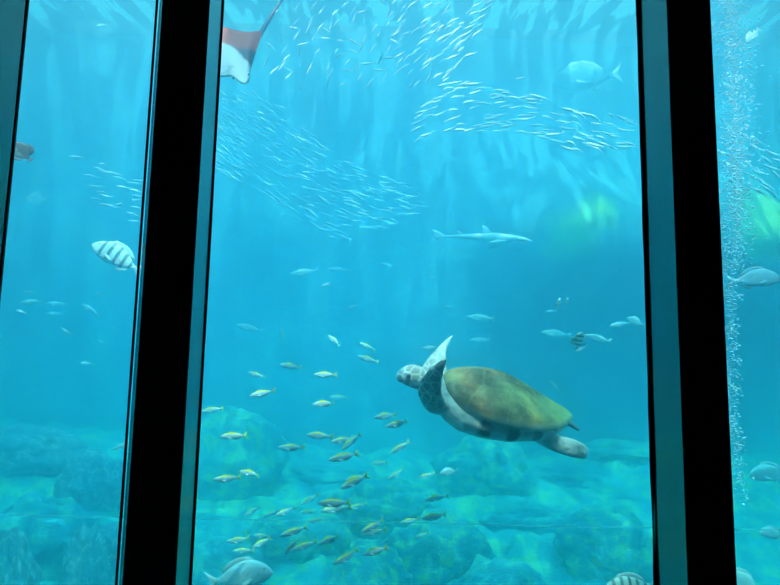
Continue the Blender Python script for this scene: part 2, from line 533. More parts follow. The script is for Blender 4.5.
M_ghost = skin('hazed_fish_skin', (0.24, 0.50, 0.58), (0.22, 0.48, 0.56), (0.26, 0.52, 0.60), 0.02, 0.10)  # water-coloured so the fish fades: distance haze painted into the skin
M_shark = skin('shark_skin', (0.75, 0.80, 0.78), (0.70, 0.76, 0.75), (0.85, 0.87, 0.85), 0.0, 0.05)

# ---------------------------------------------------------------- fish shapes (unit length)
SLIM = [(0.50, 0.004, -0.004, 0.004), (0.46, 0.034, -0.030, 0.022), (0.38, 0.070, -0.066, 0.043), (0.24, 0.102, -0.108, 0.056),
        (0.08, 0.112, -0.122, 0.056), (-0.10, 0.094, -0.096, 0.044), (-0.24, 0.056, -0.055, 0.027), (-0.33, 0.024, -0.024, 0.013), (-0.37, 0.022, -0.022, 0.008)]
DEEP = [(0.50, -0.02, -0.04, 0.006), (0.46, 0.045, -0.075, 0.030), (0.38, 0.125, -0.125, 0.055), (0.24, 0.195, -0.165, 0.075),
        (0.06, 0.205, -0.170, 0.072), (-0.12, 0.150, -0.130, 0.052), (-0.25, 0.078, -0.072, 0.028), (-0.33, 0.036, -0.036, 0.014), (-0.37, 0.032, -0.032, 0.008)]
TALL = [(0.50, -0.01, -0.02, 0.006), (0.44, 0.04, -0.06, 0.025), (0.34, 0.14, -0.15, 0.05), (0.18, 0.26, -0.25, 0.065),
        (0.0, 0.29, -0.28, 0.062), (-0.16, 0.23, -0.22, 0.045), (-0.28, 0.10, -0.10, 0.025), (-0.34, 0.05, -0.05, 0.012), (-0.37, 0.045, -0.045, 0.008)]
THIN = [(0.50, 0.004, -0.004, 0.004), (0.44, 0.028, -0.028, 0.022), (0.30, 0.052, -0.058, 0.038), (0.08, 0.060, -0.068, 0.042),
        (-0.15, 0.046, -0.048, 0.030), (-0.30, 0.022, -0.022, 0.014), (-0.37, 0.014, -0.014, 0.007)]
FINS = {
  'SLIM': dict(tail=[(-0.355, 0.020), (-0.40, 0.045), (-0.52, 0.135), (-0.50, 0.07), (-0.445, 0.004), (-0.50, -0.07), (-0.52, -0.135), (-0.40, -0.045), (-0.355, -0.020)],
               dorsal=[(0.20, 0.100), (0.14, 0.150), (0.02, 0.140), (-0.14, 0.105), (-0.30, 0.055), (-0.30, 0.028), (-0.12, 0.085)],
               anal=[(-0.02, -0.110), (-0.06, -0.145), (-0.18, -0.105), (-0.28, -0.055), (-0.28, -0.035), (-0.12, -0.085)],
               pect=(0.20, -0.03, 0.05), eye=(0.41, 0.012, 0.034, 0.020)),
  'DEEP': dict(tail=[(-0.355, 0.028), (-0.41, 0.065), (-0.54, 0.16), (-0.51, 0.08), (-0.465, 0.0), (-0.51, -0.08), (-0.54, -0.16), (-0.41, -0.065), (-0.355, -0.028)],
               dorsal=[(0.26, 0.185), (0.18, 0.255), (0.0, 0.265), (-0.16, 0.215), (-0.27, 0.125), (-0.27, 0.075), (-0.10, 0.150), (0.08, 0.195)],
               anal=[(-0.04, -0.150), (-0.09, -0.205), (-0.20, -0.165), (-0.27, -0.100), (-0.26, -0.066), (-0.14, -0.118)],
               pect=(0.20, -0.05, 0.07), eye=(0.385, 0.045, 0.050, 0.026)),
  'TALL': dict(tail=[(-0.355, 0.04), (-0.42, 0.08), (-0.50, 0.12), (-0.49, 0.04), (-0.49, -0.04), (-0.50, -0.12), (-0.42, -0.08), (-0.355, -0.04)],
               dorsal=[(0.20, 0.25), (0.06, 0.36), (-0.12, 0.40), (-0.26, 0.30), (-0.30, 0.10), (-0.16, 0.21), (0.0, 0.28)],
               anal=[(0.0, -0.27), (-0.12, -0.37), (-0.25, -0.28), (-0.30, -0.10), (-0.16, -0.20)],
               pect=(0.20, -0.05, 0.06), eye=(0.38, 0.04, 0.045, 0.026)),
}
PROF = {'SLIM': SLIM, 'DEEP': DEEP, 'TALL': TALL, 'THIN': THIN}

def make_fish(name, kind, skin_m, fin_m, bend=0.0, tail_m=None, dorsal_m=None, eyes=True, pect=True):
    """one fish: an Empty with body, tail_fin, dorsal_fin, anal_fin, two pectoral_fin, two eye"""
    r = empty(name)
    f = FINS[kind]
    link('body', body_mesh('body', PROF[kind], bend=bend), skin_m, r)
    link('tail_fin', fin_mesh('tail_fin', f['tail'], 0.014, bend), tail_m or fin_m, r)
    link('dorsal_fin', fin_mesh('dorsal_fin', f['dorsal'], 0.010, bend), dorsal_m or fin_m, r)
    link('anal_fin', fin_mesh('anal_fin', f['anal'], 0.010, bend), fin_m, r)
    if pect:
        px_, pz_, hw = f['pect']
        for s in (1, -1):
            poly = [(px_, pz_+.02), (px_-.05, pz_+.01), (px_-.17, pz_-.055), (px_-.15, pz_-.085), (px_-.06, pz_-.06), (px_, pz_-.02)]
            link('pectoral_fin', fin_mesh('pectoral_fin', poly, 0.010, bend, s*hw, lean=(px_, pz_, 0.7)), fin_m, r)
    if eyes:
        ex, ez, ey, er = f['eye']
        for s in (1, -1):
            link('eye', ball_mesh('eye', (ex, s*ey*0.72, ez), er, bend), M_eye, r)
    return r

def copy_tree(o, parent=None):
    c = o.copy(); COL.objects.link(c)
    if parent is not None: c.parent = parent
    for ch in list(o.children): copy_tree(ch, c)
    return c

_used = set()
def put(root, x0, y0, x1, y1, real=None, Y=None, out=0.0, roll=0.0):
    """set a unit fish with its nose at photo point 0 and its tail tip at photo point 1; distance follows from its real length"""
    px = math.hypot(x1-x0, y1-y0)
    cw = max(0.25, math.cos(math.radians(out)))
    if Y is None: Y = real*cw*F/px
    L = px*Y/F/cw
    ang = math.degrees(math.atan2(-(y0-y1), x0-x1))
    M = (heading(ang, out, roll) @ Matrix.Scale(L/1.02, 3)).to_4x4()
    M.translation = at((x0+x1)/2, (y0+y1)/2, Y)
    root.matrix_world = M
    return root

proto = {}
def fish(name, kind, skin_m, fin_m, box, label, cat='fish', group=None, real=None, Y=None, out=0.0, roll=0.0, bend=0.0, **kw):
    key = (name, kind, skin_m.name, round(bend, 2))
    if key not in proto:
        r = proto[key] = make_fish(name, kind, skin_m, fin_m, bend, **kw)
    else:
        r = copy_tree(proto[key])
    put(r, *box, real=real, Y=Y, out=out, roll=roll)
    return tag(r, label, cat, group)

# ---------------------------------------------------------------- the yellow-tailed school
YT = [
 # nose x, y, tail x, y, label
 (280.5, 327.5, 282.5, 341, 'tiny yellow-tailed fish swimming steeply up, alone above the rest of the school on the left'),
 (327.4, 335.4, 341.4, 345.6, 'small yellow-tailed fish, topmost of the middle of the school, head up to the left'),
 (280.3, 364.1, 301.8, 368.2, 'yellow-tailed silver fish directly below the tiny fish that swims steeply up'),
 (247, 372.3, 264.9, 377, 'small yellow-tailed fish, highest one near the left window post, tail down'),
 (313.7, 374.4, 336, 375, 'yellow-tailed fish swimming level in open water, in line with the turtle head'),
 (249.5, 395.9, 274.5, 390.8, 'yellow-tailed fish above the level pair by the left post, nose dipped'),
 (201, 411.3, 222.8, 408.6, 'yellow-tailed fish with its head partly cut off by the left window post'),
 (312, 405, 336.7, 402.5, 'yellow-tailed fish overlapping a smaller one, the front and lower of that pair'),
 (329.5, 396.5, 349, 398.5, 'smaller yellow-tailed fish just behind and above another, the rear of that pair'),
 (219.7, 437, 247.4, 434.9, 'yellow-tailed fish second up along the left window post, level'),
 (307, 434, 331.5, 437, 'pale yellow-tailed fish just left of the crossing fish below the open water'),
 (359.5, 342.6, 375.5, 350.8, 'yellow-tailed fish tilted head up, the upper of two left of the turtle head'),
 (357.8, 355.9, 378.4, 362.7, 'yellow-tailed fish tilted head up, the lower of two left of the turtle head'),
 (373.8, 418.5, 398.5, 413.3, 'bright yellow-backed fish under the turtle chin, the upper of two'),
 (385, 425.6, 409.7, 422.6, 'bright yellow-backed fish nearest the turtle chest, the lower of two'),
 (331, 442.5, 354, 437.5, 'yellow-tailed fish crossed by another one, the level one of the crossing pair'),
 (342, 449.5, 359.2, 434, 'yellow-tailed fish climbing tail first, the steep one of the crossing pair'),
 (278.2, 447.2, 304.4, 448, 'yellow-tailed fish swimming level alone, left of the crossing pair'),
 (328.5, 459.5, 358.4, 454.4, 'large bright silver fish with forked yellow tail just below the crossing pair'),
 (238.5, 472.4, 262, 473.7, 'faint yellow-tailed fish, the right and higher of two level ones by the left post'),
 (214.6, 477.7, 240.3, 479.8, 'yellow-tailed fish, the left and lower of two level ones by the left post'),
 (244.3, 516, 259.7, 506.3, 'small yellow-tailed fish diving to the left, alone at the left edge of the lower cluster'),
 (263.6, 516, 279.5, 510.5, 'small fish touching the tail side of the lone diving one in the lower cluster'),
 (275.6, 515.5, 294.9, 508.1, 'yellow-tailed fish with upswept tail, right of the small touching one in the lower cluster'),
 (301.3, 504.2, 318.2, 494.9, 'yellow-tailed fish diving to the left, top of the stack of three in the lower cluster'),
 (300.7, 513.4, 317, 510.3, 'yellow-tailed fish, middle of the stack of three in the lower cluster'),
 (309, 521.4, 326, 518.7, 'round-bodied silver fish, bottom of the stack of three in the lower cluster'),
 (317.5, 504.5, 350.5, 501.5, 'large yellow-backed fish, upper of two long ones overlapping in the lower cluster'),
 (321, 510.5, 350, 506.5, 'large silver fish, lower of two long ones overlapping in the lower cluster'),
 (348, 508.5, 367, 504.5, 'slender yellow-tailed fish following the two long overlapping ones'),
 (281.4, 534.6, 306.6, 528, 'large yellow-tailed fish above the dark fish, over the reef at lower left'),
 (253.6, 536.5, 271.6, 534.6, 'yellow fish, uppermost of four close above the big mottled bream'),
 (227.6, 540, 248.8, 540.7, 'yellow fish, leftmost of four close above the big mottled bream'),
 (251.7, 548.7, 271.3, 537.3, 'yellow fish diving left, rightmost of four close above the big mottled bream'),
 (233, 550.5, 253, 550.5, 'yellow fish, lowest of four close above the big mottled bream'),
 (292, 549.5, 316.6, 542.6, 'yellow-backed fish right of the dark steep one at the bottom'),
 (285.4, 554, 297.3, 540, 'dull dark fish diving steeply beside a yellow-backed one at the bottom'),
 (318.5, 545.5, 341, 533.3, 'yellow-tailed fish with bright upturned tail, above the lowest fish of the school'),
 (333.8, 562, 359.2, 553.2, 'yellow-tailed fish, lowest of the whole school'),
 (362.4, 556, 387.5, 546.6, 'blue-silver fish with yellow tail, second lowest at the right of the lowest one'),
 (340.7, 487.7, 366.4, 475.5, 'silver fish nose down, lower of an overlapping pair in the middle of the school'),
 (345, 480.5, 366, 476, 'yellow-tailed fish, upper of an overlapping pair in the middle of the school'),
 (390, 453, 409.5, 442, 'small yellow-tailed fish nose down, first one below the two under the turtle chin'),
 (370.9, 464.4, 388.9, 461.3, 'stubby pale silver fish with little yellow, left of three that climb under the turtle'),
 (388.3, 478, 404.8, 470.3, 'yellow-tailed fish nose down, first of three that climb under the turtle'),
 (417.5, 479, 434.7, 473, 'yellow-backed fish just left of the round blue fish under the turtle'),
 (424.6, 499.5, 447, 495.7, 'thin dim yellow-tailed fish below the round blue fish under the turtle'),
 (421, 518, 447, 516, 'yellow-backed fish, rightmost of the lower part of the school'),
 (400, 522.2, 418.5, 519.5, 'pale silver fish just in front of the rightmost one low in the school'),
 (416, 538.5, 430, 531.2, 'tiny yellow-tailed fish nose down, below the rightmost pair low in the school'),
 (361, 530.7, 385, 522.7, 'yellow-tailed fish, upper of a tight pair over the green reef'),
 (363.7, 535.6, 386, 528.5, 'silver fish, lower of a tight pair over the green reef'),
]
GY = 'school of yellow-tailed silver fish'
rnd = random.Random(5)
for k, (x0, y0, x1, y1, lab) in enumerate(YT):
    px = math.hypot(x1-x0, y1-y0)
    real = 0.175 + 0.0012*(px-22)*2
    out = [12, -14, 20, -8, 16, 4][k % 6]
    dull = 'dull' in lab
    if 'lower of two long' in lab or 'rear of that pair' in lab: real *= 1.25
    fish('yellowtail_fish', 'SLIM', M_brown if dull else M_yt_body, M_palefin, (x0, y0, x1, y1), lab, 'fish', GY, real=max(max(real, .15)*.92, 3.6*px/F/math.cos(math.radians(out))), out=out,
         bend=[0.0, 0.45, -0.4][k % 3], dorsal_m=M_yt_fin, tail_m=M_yt_fin)

fish('blue_reef_fish', 'DEEP', M_pale, M_palefin, (439.7, 472.8, 457.5, 471.5), 'round pale blue fish with no yellow, under the front of the turtle', real=.15, out=10)

# ================================================================== reef
def rock_mesh(name, seed, rough=0.32):
    bm = bmesh.new()
    bmesh.ops.create_icosphere(bm, subdivisions=5, radius=1.0)
    for v in bm.verts:
        p = v.co.copy()
        d = 1 + rough*mnoise.fractal(p*1.3+Vector((seed*7.3, seed, 0)), 0.9, 2.1, 6) + 0.06*mnoise.noise(p*9+Vector((seed, 0, 0)))
        v.co = p*d
    me = bpy.data.meshes.new(name); bm.to_mesh(me); bm.free()
    for pl in me.polygons: pl.use_smooth = True
    return me
def rock(x, ytop, Y, hw, mat, label, seed, hang=None, rough=0.32, name='reef_rock'):
    """boulder whose crest shows at photo point (x, ytop), sunk into the seabed; hang = height in photo pixels of one that juts from the rock face"""
    if not hang: Y += 0.7
    p = at(x, ytop, Y)
    w_ = hw*Y/F
    if hang: zb = p.z - hang*Y/F
    else: zb = floor_z(p.x, Y) - 0.25
    h = max((p.z-zb)/2, 0.15)
    o = link(name, rock_mesh(name, seed, rough), mat)
    o.scale = (w_*.86, min(w_, 1.2)*0.42, h*0.95)
    o.location = (p.x, Y, (p.z+zb)/2)
    o.rotation_euler = (0, 0, seed*0.7)
    o.rotation_euler = (0, 0, 0)
    if hang: o.scale.y = 1.8; o.location.y = Y+1.6
    return tag(o, label, 'rock', 'rocks of the reef')
rock(238, 410, 7.2, 55, M_rgreen, 'green algae-covered rock behind the fish at the left edge of the middle pane', 1)
rock(330, 462, 7.6, 50, M_rdark, 'dark low rock behind the middle of the yellow-tailed school', 2)
rock(385, 476, 6.6, 52, M_rgreen, 'green mottled rock behind the right end of the yellow-tailed school', 3)
rock(482, 436, 7.4, 52, M_rgreen, 'green rock whose top touches the belly line of the turtle', 4)
rock(565, 464, 7.9, 56, M_rdark, 'broad dull rock below the rear flippers of the turtle', 5)
rock(622, 440, 8.0, 45, M_rgreen, 'far green rock against the right window post, below mid height', 6)
rock(300, 505, 6.2, 55, M_rgreen, 'green rock behind the lower cluster of yellow-tailed fish', 7)
rock(442, 512, 5.7, 52, M_rgreen, 'shaggy green rock below the rightmost yellow-tailed fish', 8)
rock(528, 505, 6.6, 50, M_rdark, 'dull blue-green rock low in the middle pane, right of the shaggy green one', 9)
rock(606, 508, 5.8, 55, M_rgreen, 'green rock above the banded fish at the bottom right of the middle pane', 10)
rock(372, 545, 5.3, 50, M_rgreen, 'bright green rock behind the lowest yellow-tailed fish', 11)
rock(500, 560, 5.2, 60, M_rdark, 'dark rock cut off by the bottom edge under the turtle tail', 12)
rock(225, 540, 5.6, 45, M_rdark, 'dark rock behind the big mottled bream at the bottom', 13)
rock(30, 428, 7.4, 60, M_rpale, 'pale crusted rock at the left edge of the left pane, tallest there', 14)
rock(98, 452, 6.8, 42, M_rpale, 'crusted blue rock beside the left window post in the left pane', 15)
rock(50, 492, 6.0, 55, M_rdark, 'dark rock in front of the pale crusted ones in the left pane', 16)
rock(100, 522, 5.6, 36, M_rpale, 'small white-speckled rock at the bottom of the left pane by the post', 17)
rock(8, 528, 5.4, 34, M_rpale, 'white-speckled rock in the bottom left corner of the photo', 18)
rock(768, 500, 8.2, 45, M_rdark, 'dim rock low in the right pane', 19)

# ================================================================== turtle
def flipper(bm, pts):
    """pts: (centre, chord vector, half chord, half thickness)"""
    rings = []
    n = len(pts)
    for i, (c, ch, hc, ht) in enumerate(pts):
        c = Vector(c); ch = Vector(ch).normalized()
        a = Vector(pts[max(0, i-1)][0]); b2 = Vector(pts[min(n-1, i+1)][0])
        t = (b2-a).normalized()
        nrm = t.cross(ch).normalized()
        rings.append([bm.verts.new(c + ch*hc*math.cos(2*PI*k/12) + nrm*ht*math.sin(2*PI*k/12)) for k in range(12)])
    for i in range(n-1):
        for k in range(12):
            bm.faces.new((rings[i][k], rings[i][(k+1) % 12], rings[i+1][(k+1) % 12], rings[i+1][k]))
    bm.faces.new(rings[0]); bm.faces.new(rings[-1])

def turtle_body():
    bm = bmesh.new()
    sec = [(-.49, .012, -.06, -.035), (-.46, .05, -.10, -.01), (-.38, .17, -.145, .02), (-.2, .29, -.20, .03), (0, .35, -.235, .03), (.2, .355, -.245, .03), (.34, .31, -.24, .035),
           (.43, .25, -.205, .055), (.50, .17, -.145, .075), (.55, .105, -.09, .088), (.595, .086, -.055, .098), (.65, .092, -.045, .116), (.71, .094, -.038, .121),
           (.755, .080, -.026, .103), (.79, .055, -.020, .073), (.815, .024, -.007, .035)]
    rings = []
    for (x, w_, zb, zt) in sec:
        zc, hz = (zb+zt)/2, (zt-zb)/2
        ring = []
        for k in range(20):
            a = 2*PI*k/20
            ring.append(bm.verts.new((x, w_*math.cos(a), zc + hz*math.copysign(abs(math.sin(a))**.85, math.sin(a)))))
        rings.append(ring)
    for i in range(len(rings)-1):
        for k in range(20):
            bm.faces.new((rings[i][k], rings[i][(k+1) % 20], rings[i+1][(k+1) % 20], rings[i+1][k]))
    bm.faces.new(rings[0]); bm.faces.new(rings[-1])
    # far front flipper, raised
    flipper(bm, [((.50, -.14, -.02), (1, 0, -.2), .10, .06), ((.535, -.22, .06), (1, .1, -.40), .100, .045), ((.52, -.29, .125), (1, .2, -.6), .082, .030),
                 ((.485, -.36, .185), (.9, .3, -.7), .062, .022), ((.44, -.42, .235), (.7, .4, -.7), .040, .016), ((.41, -.46, .26), (.6, .4, -.7), .014, .010)])
    # near front flipper, held out towards the viewer and up
    flipper(bm, [((.50, .15, -.08), (1, 0, 0), .115, .07), ((.58, .26, .00), (1, -.1, .25), .105, .045), ((.62, .34, .12), (1, -.2, .35), .078, .030),
                 ((.62, .40, .23), (.9, -.3, .4), .050, .022), ((.60, .44, .315), (.7, -.4, .5), .024, .014), ((.585, .455, .35), (.6, -.4, .5), .008, .008)])
    # rear flippers
    flipper(bm, [((-.20, .14, -.13), (.2, 0, 1), .07, .05), ((-.28, .20, -.145), (.1, -.15, 1), .062, .042), ((-.36, .24, -.15), (0, -.3, 1), .062, .032),
                 ((-.45, .26, -.15), (.12, -.3, 1), .066, .024), ((-.52, .265, -.155), (.05, -.3, 1), .056, .018), ((-.56, .265, -.165), (-.1, -.3, 1), .030, .010)])
    flipper(bm, [((-.30, -.10, -.08), (.2, 1, 0), .08, .05), ((-.44, -.13, -.10), (0, 1, .1), .075, .034), ((-.55, -.14, -.125), (-.1, 1, .05), .060, .024),
                 ((-.64, -.145, -.165), (-.2, 1, 0), .022, .012)])
    bmesh.ops.recalc_face_normals(bm, faces=bm.faces[:])
    me = bpy.data.meshes.new('turtle_raw'); bm.to_mesh(me); bm.free()
    o = bpy.data.objects.new('turtle_raw', me); COL.objects.link(o)
    md = o.modifiers.new('r', 'REMESH'); md.mode = 'VOXEL'; md.voxel_size = 0.0085; md.use_smooth_shade = True
    m2 = o.modifiers.new('s', 'SMOOTH'); m2.factor = 0.5; m2.iterations = 6
    dg = bpy.context.evaluated_depsgraph_get(); dg.update()
    res = bpy.data.meshes.new_from_object(o.evaluated_get(dg))
    res.name = 'body'
    bpy.data.objects.remove(o); bpy.data.meshes.remove(me)
    for p in res.polygons: p.use_smooth = True
    return res

def carapace_mesh():
    NR, NT = 26, 96
    vs, fs = [], []
    def outline(a):
        c, s_ = math.cos(a), math.sin(a)
        x = 0.5*c
        wv = 0.405*math.copysign(abs(s_)**(1.0 if c > 0 else 1.0+0.75*(-c)), s_)*(0.96+0.05*c)
        sc = 1 + (0.012*math.sin(a*13*2) if c < .3 else 0)
        return x*sc, wv*sc
    for i in range(NR+1):
        r = i/NR
        for k in range(NT):
            a = 2*PI*k/NT
            ox, oy = outline(a)
            x = ox*r + 0.17*(1-r); y = oy*r
            z = 0.180*(1-r**2.3)**0.85 + 0.012*math.exp(-(y/.03)**2)*(1-r) + 0.018*(1-r)*max(0, x)
            z += 0.060*smooth(.15, .5, x)*r*r - 0.03*smooth(0, -.5, x)*(1-r)
            z *= 0.55 + 0.45*smooth(-.5, .1, x)
            if r > .9: z += -0.02*((r-.9)/.1)
            vs.append((x, y, z))
    for k in range(NT):
        ox, oy = outline(2*PI*k/NT); vs.append((ox*.97, oy*.97, -.045))
    for k in range(NT):
        ox, oy = outline(2*PI*k/NT); vs.append((ox*.70+.04, oy*.70, -.03))
    for i in range(NR+2):
        for k in range(NT):
            a = i*NT+k; b2 = i*NT+(k+1) % NT
            fs.append((a, b2, b2+NT, a+NT))
    return mesh_from('carapace', vs, fs)

M_shell, nt, b = mat_new('olive_shell')
nA = noise_node(nt, 4.0, 8, 0.68)
tc, sp = object_xyz(nt)
vo = nt.nodes.new('ShaderNodeTexVoronoi'); vo.feature = 'DISTANCE_TO_EDGE'; vo.inputs['Scale'].default_value = 4.4
vo.inputs['Randomness'].default_value = 0.55
mp = nt.nodes.new('ShaderNodeMapping'); mp.inputs['Scale'].default_value = (1.0, 0.8, 0.0); mp.inputs['Location'].default_value = (0.12, 0.0, 0.0)
nt.links.new(tc.outputs['Object'], mp.inputs[0]); nt.links.new(mp.outputs[0], vo.inputs['Vector'])
base = ramp(nt, nA, [(0.32, (0.09, 0.055, 0.02)), (0.5, (0.25, 0.16, 0.05)), (0.66, (0.52, 0.38, 0.12))])
gmask = mathn(nt, 'ADD', mathn(nt, 'MULTIPLY', sp.outputs[0], -0.75), mathn(nt, 'MULTIPLY_ADD', nA, 0.9, -0.22))
gmr = nt.nodes.new('ShaderNodeMapRange'); nt.links.new(gmask, gmr.inputs[0]); gmr.inputs[1].default_value = 0.22; gmr.inputs[2].default_value = 0.62
col = mixc(nt, gmr.outputs[0], base, (0.72, 0.68, 0.16))
fine = noise_node(nt, 26, 6, 0.7)
fmr = nt.nodes.new('ShaderNodeMapRange'); nt.links.new(fine, fmr.inputs[0]); fmr.inputs[1].default_value = 0.52; fmr.inputs[2].default_value = 0.75
col = mixc(nt, mathn(nt, 'MULTIPLY', fmr.outputs[0], 0.45), col, (0.85, 0.50, 0.25))
seam = nt.nodes.new('ShaderNodeMapRange'); nt.links.new(vo.outputs['Distance'], seam.inputs[0]); seam.inputs[1].default_value = 0.0; seam.inputs[2].default_value = 0.035
seam.inputs[3].default_value = 0.30; seam.inputs[4].default_value = 0.0
col = mixc(nt, seam.outputs[0], col, (0.80, 0.50, 0.24))
# pale rim
rim = nt.nodes.new('ShaderNodeMapRange'); nt.links.new(sp.outputs[2], rim.inputs[0]); rim.inputs[1].default_value = 0.015; rim.inputs[2].default_value = -0.02
col = mixc(nt, mathn(nt, 'MULTIPLY', rim.outputs[0], 0.7), col, (0.80, 0.72, 0.50))
nt.links.new(col, b.inputs['Base Color']); b.inputs['Roughness'].default_value = 0.7
b.inputs['Specular IOR Level'].default_value = 0.3
bump(nt, b, fine, 0.35, 0.02)

M_tskin, nt, b = mat_new('turtle_skin')
tc, sp = object_xyz(nt)
vo = nt.nodes.new('ShaderNodeTexVoronoi'); vo.feature = 'DISTANCE_TO_EDGE'; vo.inputs['Scale'].default_value = 17
nt.links.new(tc.outputs['Object'], vo.inputs['Vector'])
sc_ = nt.nodes.new('ShaderNodeMapRange'); nt.links.new(vo.outputs['Distance'], sc_.inputs[0]); sc_.inputs[1].default_value = 0.03; sc_.inputs[2].default_value = 0.14
nB = noise_node(nt, 5.0, 5, 0.6)
nbm = nt.nodes.new('ShaderNodeMapRange'); nt.links.new(nB, nbm.inputs[0]); nbm.inputs[1].default_value = 0.30; nbm.inputs[2].default_value = 0.44
front = nt.nodes.new('ShaderNodeMapRange'); nt.links.new(sp.outputs[0], front.inputs[0]); front.inputs[1].default_value = 0.44; front.inputs[2].default_value = 0.56
scal = mathn(nt, 'MULTIPLY', mathn(nt, 'MULTIPLY', sc_.outputs[0], nbm.outputs[0]), front.outputs[0])
pale = mixc(nt, noise_node(nt, 9, 4), (1.0, 0.95, 0.82), (0.80, 0.79, 0.70))
col = mixc(nt, mathn(nt, 'MULTIPLY', scal, 0.85), pale, (0.20, 0.22, 0.20))
tz = nt.nodes.new('ShaderNodeMapRange'); nt.links.new(sp.outputs[0], tz.inputs[0]); tz.inputs[1].default_value = 0.30; tz.inputs[2].default_value = 0.46
mo = nt.nodes.new('ShaderNodeMapRange'); nt.links.new(noise_node(nt, 7, 6, 0.7), mo.inputs[0]); mo.inputs[1].default_value = 0.38; mo.inputs[2].default_value = 0.60
sn_ = nt.nodes.new('ShaderNodeMapRange'); nt.links.new(sp.outputs[0], sn_.inputs[0]); sn_.inputs[1].default_value = 0.78; sn_.inputs[2].default_value = 0.74
col = mixc(nt, mathn(nt, 'MULTIPLY', mathn(nt, 'MULTIPLY', tz.outputs[0], mo.outputs[0]), mathn(nt, 'MULTIPLY', sn_.outputs[0], 0.75)), col, (0.22, 0.22, 0.19))
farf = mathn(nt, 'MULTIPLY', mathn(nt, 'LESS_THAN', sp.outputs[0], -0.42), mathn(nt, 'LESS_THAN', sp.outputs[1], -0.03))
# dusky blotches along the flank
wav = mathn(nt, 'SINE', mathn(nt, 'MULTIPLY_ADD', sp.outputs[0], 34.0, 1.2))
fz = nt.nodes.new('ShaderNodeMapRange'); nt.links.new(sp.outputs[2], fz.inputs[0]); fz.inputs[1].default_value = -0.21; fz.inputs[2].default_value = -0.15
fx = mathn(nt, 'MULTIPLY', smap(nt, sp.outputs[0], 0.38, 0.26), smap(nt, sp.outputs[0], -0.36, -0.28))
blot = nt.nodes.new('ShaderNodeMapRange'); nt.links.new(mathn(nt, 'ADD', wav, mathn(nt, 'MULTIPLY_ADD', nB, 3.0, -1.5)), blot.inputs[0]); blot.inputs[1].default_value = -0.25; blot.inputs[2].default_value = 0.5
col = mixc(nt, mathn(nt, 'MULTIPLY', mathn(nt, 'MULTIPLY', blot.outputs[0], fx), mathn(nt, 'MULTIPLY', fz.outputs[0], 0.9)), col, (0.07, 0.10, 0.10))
# far rear flipper darker, near one speckled tan
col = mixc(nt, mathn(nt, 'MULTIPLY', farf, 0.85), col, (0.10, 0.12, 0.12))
rr = mathn(nt, 'MULTIPLY', smap(nt, sp.outputs[0], -0.34, -0.42), mathn(nt, 'GREATER_THAN', sp.outputs[1], 0.15))
spk = nt.nodes.new('ShaderNodeMapRange'); nt.links.new(noise_node(nt, 24, 4, 0.6), spk.inputs[0]); spk.inputs[1].default_value = 0.54; spk.inputs[2].default_value = 0.66
col = mixc(nt, mathn(nt, 'MULTIPLY', rr, spk.outputs[0]), col, (0.55, 0.45, 0.30))
nt.links.new(col, b.inputs['Base Color']); b.inputs['Roughness'].default_value = 0.6
b.inputs['Specular IOR Level'].default_value = 0.3
bump(nt, b, vo.outputs['Distance'], 0.3, 0.02)

tur = empty('sea_turtle')
tag(tur, 'large sea turtle with olive brown shell and pale speckled flippers, swimming left', 'turtle')
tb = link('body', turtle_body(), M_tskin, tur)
link('carapace', carapace_mesh(), M_shell, tur)['label'] = 'olive brown shell with greenish rear'
for s_ in (1, -1):
    link('eye', ball_mesh('eye', (.737, s_*.079, .057), .017), M_eye, tur)
YT_ = 3.65
Lc = 138*YT_/F
M = (heading(168, 4, -19) @ Matrix.Scale(Lc, 3)).to_4x4()
M.translation = at(507, 400.5, YT_)
tur.matrix_world = M

# ================================================================== eagle ray
YR = 3.3
ray0 = at(236, 56, YR)
lead = [(172, 62), (195, 72), (221, 77), (231, 76.5), (237, 80), (241, 83.5), (245, 84.5), (248.5, 82), (250, 77), (250.5, 71), (253, 62.5), (257.5, 47), (261.3, 36)]
trail = [(172, 58), (192, 40), (210, 28), (222, 26.5), (230, 28.5), (236, 30.3), (241, 31.2), (246, 31.6), (250, 31.7), (253, 31.5), (257, 31), (260.5, 30.5), (262, 32)]
thick = [.004, .03, .06, .075, .085, .085, .08, .07, .055, .04, .028, .016, .004]
dep = [.22, .12, .04, .01, 0, 0, 0, .01, .03, .06, .10, .17, .22]
NT_ = 18
top, bot = [], []
for i in range(len(lead)):
    rt, rb = [], []
    for j in range(NT_+1):
        t = j/NT_
        x = lead[i][0]+(trail[i][0]-lead[i][0])*t; y = lead[i][1]+(trail[i][1]-lead[i][1])*t
        th = thick[i]*(math.sin(PI*min(1, t*0.92+.06))**0.7)
        D = YR + dep[i] + .25*t*(1-abs(i-5)/12)
        rt.append(at(x, y, D-th*.6)-ray0); rb.append(at(x, y, D+th*.5)-ray0)
    top.append(rt); bot.append(rb)
vs, fs = [], []
n1, n2 = len(lead), NT_+1
for side in (top, bot):
    for r_ in side: vs += r_
for o_ in (0, n1*n2):
    for i in range(n1-1):
        for j in range(n2-1):
            a = o_+i*n2+j
            fs.append((a, a+1, a+n2+1, a+n2))
k = n1*n2
for i in range(n1-1):
    for j in (0, n2-1):
        a = i*n2+j; fs.append((a, a+n2, k+a+n2, k+a))
for j in range(n2-1):
    for i in (0, n1-1):
        a = i*n2+j; fs.append((a, a+1, k+a+1, k+a))
M_ray, nt, b = mat_new('ray_skin')
tc, sp = object_xyz(nt)
cpos = at(203, 75, YR)-ray0
vm = nt.nodes.new('ShaderNodeVectorMath'); vm.operation = 'SUBTRACT'; nt.links.new(tc.outputs['Object'], vm.inputs[0]); vm.inputs[1].default_value = cpos
